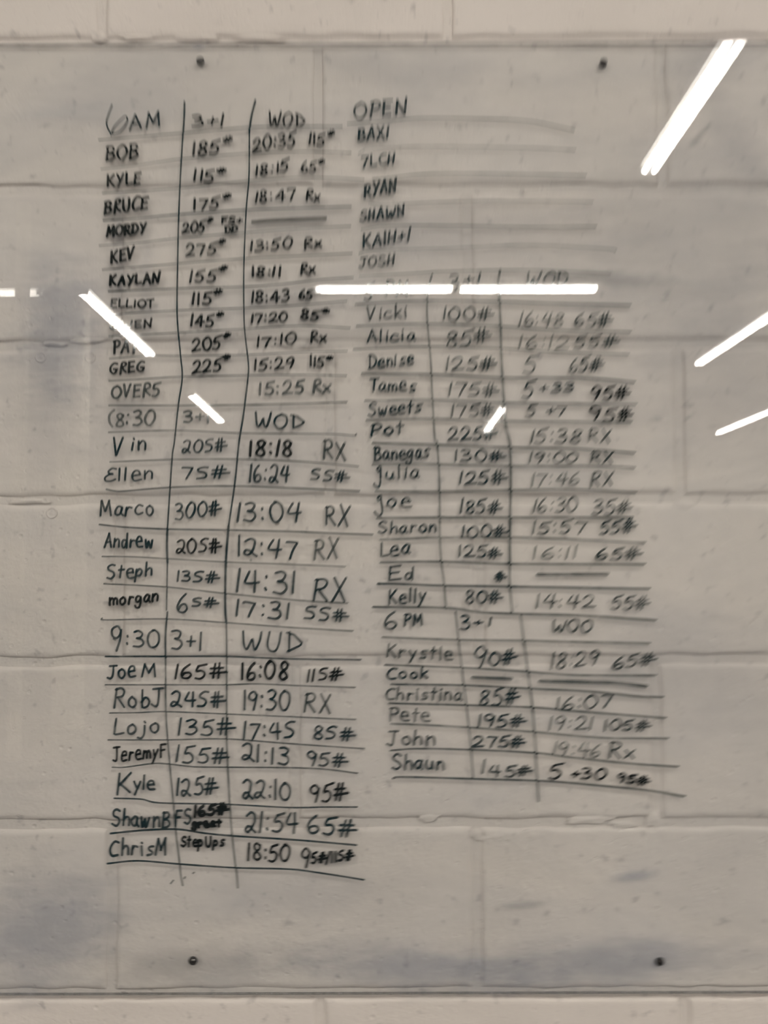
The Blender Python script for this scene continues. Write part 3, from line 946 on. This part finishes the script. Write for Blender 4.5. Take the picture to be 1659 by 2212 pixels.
 (nm, T, 3.8, [('j', 'qulia', 285, 485, 685, 470, 112, 0)]), (wt, T, 4, [('j', '125#', 1040, 522, 1450, 522, 115, 0)]),
 (tm, P, 3.8, [('k', '17:46', 442, 540, 880, 525, 112, 0)]), (wt, G, 3.8, [('k', 'RX', 978, 545, 1165, 532, 118, 0)]),
 (nm, T, 3.8, [('j', 'qoe', 285, 735, 608, 725, 118, 0)]), (wt, T, 3.8, [('j', '185#', 1050, 782, 1410, 782, 118, 0)]),
 (tm, G, 3.6, [('k', '16:30', 462, 772, 865, 772, 120, 0)]), (wt, G, 3.8, [('k', '35#', 992, 792, 1325, 782, 118, 0)]),
 (nm, T, 3.8, [('j', 'Sharon', 325, 962, 838, 948, 100, 0)]), (wt, T, 3.8, [('j', '100#', 1070, 1002, 1462, 990, 102, 0)]),
 (tm, G, 3.8, [('k', '15:57', 452, 962, 935, 962, 108, 0)]), (wt, T, 3.8, [('k', '55#', 1062, 972, 1368, 950, 112, 0)]),
 (nm, T, 4, [('j', 'Lea', 335, 1168, 602, 1142, 118, 0)]), (wt, T, 3.8, [('j', '125#', 1035, 1172, 1412, 1185, 98, 0)]),
 (tm, P, 3.6, [('k', '16:11', 458, 1188, 865, 1185, 110, 0)]), (wt, G, 4, [('k', '65#', 1032, 1195, 1415, 1190, 102, 0)]),
 (nm, T, 4, [('j', 'E', 405, 1388, 520, 1378, 128, 0), ('j', 'd', 555, 1382, 632, 1380, 105, 0)]), (wt, T, 4.4, [('j', '#', 1372, 1385, 1445, 1385, 78, 0)]),
 (nm, T, 4, [('j', 'Kelly', 412, 1592, 742, 1572, 118, 0)]), (wt, T, 4, [('j', '80#', 1102, 1588, 1415, 1585, 105, 0)]),
 (tm, G, 3.6, [('k', '14:42', 495, 1632, 1012, 1632, 118, 0)]), (wt, G, 3.8, [('k', '55#', 1168, 1642, 1485, 1642, 108, 0)]),
 (hd, T, 4, [('n', '6', 205, 238, 322, 238, 145, 0), ('n', 'PM', 390, 208, 550, 202, 92, 0)]),
 (hd, T, 4, [('n', '3', 885, 250, 975, 250, 125, 0), ('n', '+1', 1010, 215, 1165, 215, 68, 0)]),
 (hd, G, 4, [('o', 'WOO', 380, 270, 740, 268, 102, 0)]),
 (nm, G, 4, [('n', 'KryQtle', 230, 492, 822, 522, 110, 0)]), (wt, T, 4.2, [('n', '9', 1005, 590, 1115, 590, 205, 0), ('n', '0#', 1150, 575, 1378, 545, 118, 0)]),
 (tm, G, 3.8, [('o', '18:29', 368, 602, 802, 562, 135, 0)]), (wt, G, 4, [('o', '65#', 922, 602, 1305, 552, 105, 0)]),
 (nm, T, 4, [('n', 'Cook', 230, 692, 595, 682, 98, 0)]),
 (nm, G, 4, [('n', 'ChriQtina', 220, 872, 905, 882, 108, 0)]), (wt, T, 4, [('n', '85#', 1068, 932, 1398, 902, 140, 0)]),
 (tm, G, 3.8, [('o', '16:07', 412, 970, 925, 942, 115, 0)]),
 (nm, G, 4, [('n', 'Pete', 252, 1058, 618, 1072, 118, 0)]), (wt, T, 3.8, [('n', '195#', 1042, 1125, 1460, 1112, 115, 0)]),
 (tm, P, 3.8, [('o', '19:21', 352, 1142, 748, 1145, 115, 0)]), (wt, G, 4, [('o', '105#', 852, 1150, 1238, 1152, 88, 0)]),
 (nm, G, 4, [('n', 'John', 240, 1285, 662, 1280, 130, 0)]), (wt, T, 4, [('n', '275#', 1005, 1302, 1455, 1302, 102, 0)]),
 (tm, P, 3.8, [('o', '19:46', 398, 1372, 822, 1395, 120, 0)]), (wt, G, 4, [('o', 'Rx', 885, 1385, 1118, 1398, 128, 0)]),
 (nm, T, 4, [('n', 'Shaun', 280, 1500, 742, 1502, 128, 0)]), (wt, G, 4, [('n', '1', 1085, 1535, 1115, 1535, 110, 0), ('n', '45', 1150, 1560, 1380, 1565, 98, 0), ('n', '#', 1405, 1555, 1515, 1545, 82, 0)]),
 (tm, K, 4, [('o', '5', 368, 1588, 485, 1588, 140, 0), ('o', '+30', 555, 1585, 860, 1590, 95, 0)]), (wt, K, 4.2, [('o', '95#', 972, 1612, 1238, 1640, 80, 0)]),
]
for name, mat, wdt, items in WORDS:
    ik = Ink()
    for (cr, txt, x0, y0, x1, y1, h, sl) in items:
        ox, oy = CR[cr]
        if not isinstance(txt, str):
            ik.stroke(catmull([(ox + a / S4, oy + b / S4) for a, b in txt]), wdt)
            continue
        ik.text(txt, ox + x0 / S4, oy + y0 / S4, ox + x1 / S4, oy + y1 / S4, h / S4, wdt * (1.32 if cr in 'abde' else 1.2 if cr in 'abdehilmpq' else 1.2), sl + (0.16 if cr in 'gko' else 0.05))
    ik.done(name, mat)

# ruled lines, in the photograph's pixels
RULES = [
 (G, 3.2, [(214, 303), (300, 296), (395, 288), (540, 276), (620, 274), (739, 274)]),
 (P, 3.0, [(219, 366), (300, 357), (392, 344), (538, 332), (649, 328), (758, 331)]),
 (P, 3.0, [(222, 418), (388, 407), (540, 391), (649, 384), (720, 385), (786, 389)]),
 (T, 3.6, [(224, 477), (300, 472), (384, 464), (532, 454), (650, 450), (758, 447)]),
 (P, 3.2, [(215, 531), (300, 525), (385, 515), (528, 503), (650, 494), (757, 489)]),
 (G, 3.4, [(222, 583), (385, 570), (528, 559), (650, 553), (760, 548)]),
 (G, 3.6, [(235, 630), (384, 624), (525, 620), (613, 614), (690, 605), (763, 600)]),
 (G, 3.0, [(235, 683), (269, 678), (383, 671), (527, 666), (625, 661), (749, 651)]),
 (G, 3.0, [(236, 727), (385, 719), (470, 714), (528, 711), (649, 704), (756, 709)]),
 (G, 2.8, [(237, 775), (325, 769), (390, 769), (533, 767), (649, 761), (750, 759)]),
 (G, 3.2, [(236, 823), (310, 819), (394, 814), (537, 811), (649, 810), (748, 812)]),
 (G, 3.6, [(236, 876), (383, 876), (529, 875), (649, 872), (749, 869)]),
 (G, 3.0, [(235, 934), (380, 930), (521, 936), (650, 937), (721, 938), (765, 941), (769, 938)]),
 (G, 3.0, [(238, 998), (373, 993), (513, 992), (649, 997), (774, 1008)]),
 (T, 3.2, [(230, 1057), (250, 1061), (270, 1061), (368, 1053), (503, 1050), (649, 1055), (776, 1061)]),
 (T, 3.4, [(215, 1133), (274, 1139), (364, 1143), (491, 1145), (625, 1148), (720, 1152), (805, 1155)]),
 (G, 2.8, [(221, 1202), (290, 1203), (364, 1207), (489, 1214), (625, 1219), (746, 1224)]),
 (G, 3.0, [(225, 1261), (361, 1268), (488, 1282), (649, 1297), (751, 1303)]),
 (G, 3.0, [(221, 1335), (231, 1339), (361, 1337), (490, 1345), (625, 1355), (762, 1363)]),
 (T, 3.8, [(228, 1418), (359, 1418), (489, 1418), (625, 1423), (779, 1425)]),
 (G, 3.0, [(228, 1479), (359, 1479), (489, 1479), (552, 1477), (650, 1481), (767, 1485)]),
 (G, 3.0, [(237, 1540), (300, 1539), (359, 1537), (489, 1542), (768, 1554)]),
 (G, 3.2, [(234, 1598), (359, 1598), (489, 1596), (625, 1606), (786, 1617)]),
 (G, 3.2, [(243, 1657), (270, 1657), (330, 1649), (364, 1650), (420, 1656), (491, 1657), (625, 1658), (700, 1661), (772, 1670)]),
 (T, 3.4, [(247, 1724), (306, 1726), (347, 1734), (491, 1737), (625, 1744), (700, 1743), (772, 1743)]),
 (T, 4.2, [(239, 1800), (311, 1793), (383, 1791), (440, 1799), (501, 1805), (640, 1814), (770, 1825)]),
 (T, 3.8, [(232, 1865), (298, 1859), (388, 1866), (508, 1874), (625, 1877), (697, 1886), (786, 1900)]),
 # right-hand table
 (P, 3.6, [(751, 268), (836, 262), (909, 256), (1029, 257), (1140, 262), (1240, 282)]),
 (PP, 3.6, [(775, 332), (785, 326), (800, 322), (909, 317), (1140, 320), (1242, 325)]),
 (P, 3.6, [(805, 388), (836, 385), (909, 377), (1000, 375), (1140, 377), (1265, 380)]),
 (PP, 3.4, [(797, 439), (836, 442), (981, 436), (1140, 435), (1280, 437)]),
 (P, 3.6, [(781, 496), (836, 488), (980, 488), (1140, 491), (1287, 490)]),
 (PP, 3.6, [(776, 548), (812, 541), (981, 536), (1140, 530), (1310, 538), (1330, 543)]),
 (P, 3.6, [(777, 597), (909, 590), (957, 587), (1140, 584), (1318, 592)]),
 (G, 4.2, [(768, 658), (909, 650), (1077, 652), (1185, 656), (1361, 660)]),
 (P, 4.6, [(771, 705), (909, 700), (1077, 705), (1209, 714), (1361, 718)]),
 (P, 4.2, [(764, 755), (921, 749), (1077, 753), (1209, 761), (1357, 766)]),
 (G, 5.0, [(782, 808), (933, 809), (1077, 816), (1257, 817), (1370, 826)]),
 (P, 5.0, [(789, 866), (933, 864), (1077, 870), (1200, 872), (1373, 874)]),
 (P, 5.0, [(792, 908), (933, 905), (1077, 910), (1363, 912)]),
 (G, 4.8, [(805, 957), (945, 961), (1102, 967), (1233, 969), (1300, 973), (1370, 979)]),
 (P, 5.0, [(806, 1003), (947, 1003), (1102, 1007), (1281, 1007), (1370, 1011)]),
 (P, 5.0, [(812, 1061), (950, 1062), (1102, 1059), (1233, 1057), (1373, 1064)]),
 (G, 4.8, [(815, 1119), (950, 1118), (1200, 1118), (1365, 1118)]),
 (P, 4.8, [(821, 1166), (870, 1164), (950, 1161), (1102, 1161), (1233, 1165), (1392, 1173)]),
 (G, 4.6, [(822, 1215), (950, 1213), (1102, 1218), (1392, 1219)]),
 (T, 4.6, [(816, 1261), (860, 1261), (957, 1265), (1102, 1267), (1402, 1272)]),
 (G, 5.0, [(806, 1311), (963, 1313), (1045, 1323), (1166, 1327), (1269, 1330), (1416, 1340)]),
 (P, 5.0, [(827, 1376), (990, 1382), (1142, 1384), (1402, 1390)]),
 (G, 4.6, [(832, 1436), (997, 1442), (1142, 1451), (1245, 1458), (1416, 1459)]),
 (G, 4.8, [(845, 1478), (1002, 1480), (1142, 1487), (1269, 1493), (1380, 1504), (1431, 1506)]),
 (G, 4.4, [(840, 1519), (1007, 1523), (1151, 1528), (1245, 1536), (1437, 1551)]),
 (P, 4.8, [(845, 1563), (925, 1566), (1011, 1571), (1156, 1581), (1293, 1593), (1442, 1595)]),
 (G, 4.2, [(843, 1621), (900, 1617), (1016, 1619), (1156, 1626), (1221, 1634), (1350, 1648), (1464, 1656)]),
 (G, 4.6, [(849, 1681), (872, 1678), (1021, 1682), (1180, 1687), (1300, 1697), (1400, 1707), (1478, 1720)]),
]
for mat, wdt, pts in RULES:
    ik = Ink()
    ik.stroke(catmull(pts, 6), wdt)
    ik.done('ruled_line', mat)
COLS = [
 (T, 4.2, [(399, 221), (398, 260), (395, 298)]),
 (T, 3.6, [(395, 298), (390, 383), (386, 480), (384, 576), (383, 681), (390, 765), (394, 816), (386, 873), (377, 955), (372, 992), (362, 1142)]),
 (T, 5.0, [(362, 1142), (361, 1180), (362, 1215)]),
 (G, 3.6, [(362, 1215), (361, 1270), (360, 1318)]),
 (T, 4.2, [(362, 1322), (358, 1370), (358, 1421)]),
 (G, 3.8, [(358, 1421), (359, 1541), (367, 1650), (374, 1724), (380, 1794), (389, 1869)]),
 (P, 4.0, [(389, 1869), (391, 1890), (395, 1912)]),
 (T, 4.6, [(552, 218), (544, 250), (539, 282)]),
 (T, 3.4, [(539, 282), (538, 383), (532, 455), (527, 576), (527, 668), (529, 717), (537, 789), (535, 825)]),
 (T, 4.0, [(535, 825), (526, 897), (516, 960), (508, 1040), (494, 1137)]),
 (T, 5.4, [(494, 1137), (489, 1200), (487, 1258), (487, 1318), (489, 1345)]),
 (G, 4.0, [(489, 1345), (490, 1420), (490, 1589), (494, 1688), (500, 1785), (509, 1869)]),
 (P, 4.0, [(509, 1869), (512, 1890), (514, 1917)]),
 (P, 4.6, [(933, 594), (927, 617), (923, 644), (923, 693), (930, 777), (934, 861), (939, 946), (944, 959), (949, 1040), (950, 1161), (953, 1212), (959, 1258), (963, 1315)]),
 (P, 4.2, [(984, 1322), (990, 1380), (999, 1457), (1008, 1529), (1017, 1613), (1022, 1681)]),
 (P, 5.6, [(1080, 583), (1076, 613), (1078, 632), (1081, 705), (1083, 777), (1088, 861), (1092, 922)]),
 (G, 6.0, [(1092, 922), (1101, 963), (1103, 1040), (1101, 1161), (1101, 1215)]),
 (P, 4.6, [(1101, 1215), (1101, 1258), (1106, 1322)]),
 (P, 5.0, [(1124, 1328), (1131, 1384), (1141, 1457), (1151, 1541), (1159, 1662), (1163, 1730)]),
]
for mat, wdt, pts in COLS:
    ik = Ink()
    ik.stroke(catmull(pts, 6), wdt)
    ik.done('column_line', mat)
DASHES = [
 (K, 7.0, [(546, 480), (580, 477), (640, 474), (703, 472)]),
 (G, 7.0, [(1161, 1241), (1230, 1240), (1312, 1240)]),
 (G, 7.5, [(1021, 1463), (1060, 1464), (1104, 1466)]),
 (G, 7.5, [(1166, 1471), (1260, 1473), (1330, 1475), (1396, 1482)]),
]
for mat, wdt, pts in DASHES:
    ik = Ink()
    ik.stroke(catmull(pts, 6), wdt)
    ik.done('crossing_dash', mat)
# stray dots and ticks under the left-hand table, and a leftover curve beside a heading
for mat, wdt, pts in ((G, 3.5, [(398, 1897), (400, 1894)]), (P, 3.5, [(417, 1886), (420, 1884)]), (P, 3.5, [(369, 1908), (375, 1901)]),
                      (P, 5.5, [(247, 886), (237, 897), (237, 912), (243, 922)]), (G, 3, [(541, 1209), (543, 1211)]), (G, 3, [(245, 1380), (250, 1383)])):
    ik = Ink()
    ik.stroke(catmull(pts, 4), wdt)
    ik.done('stray_mark', mat)
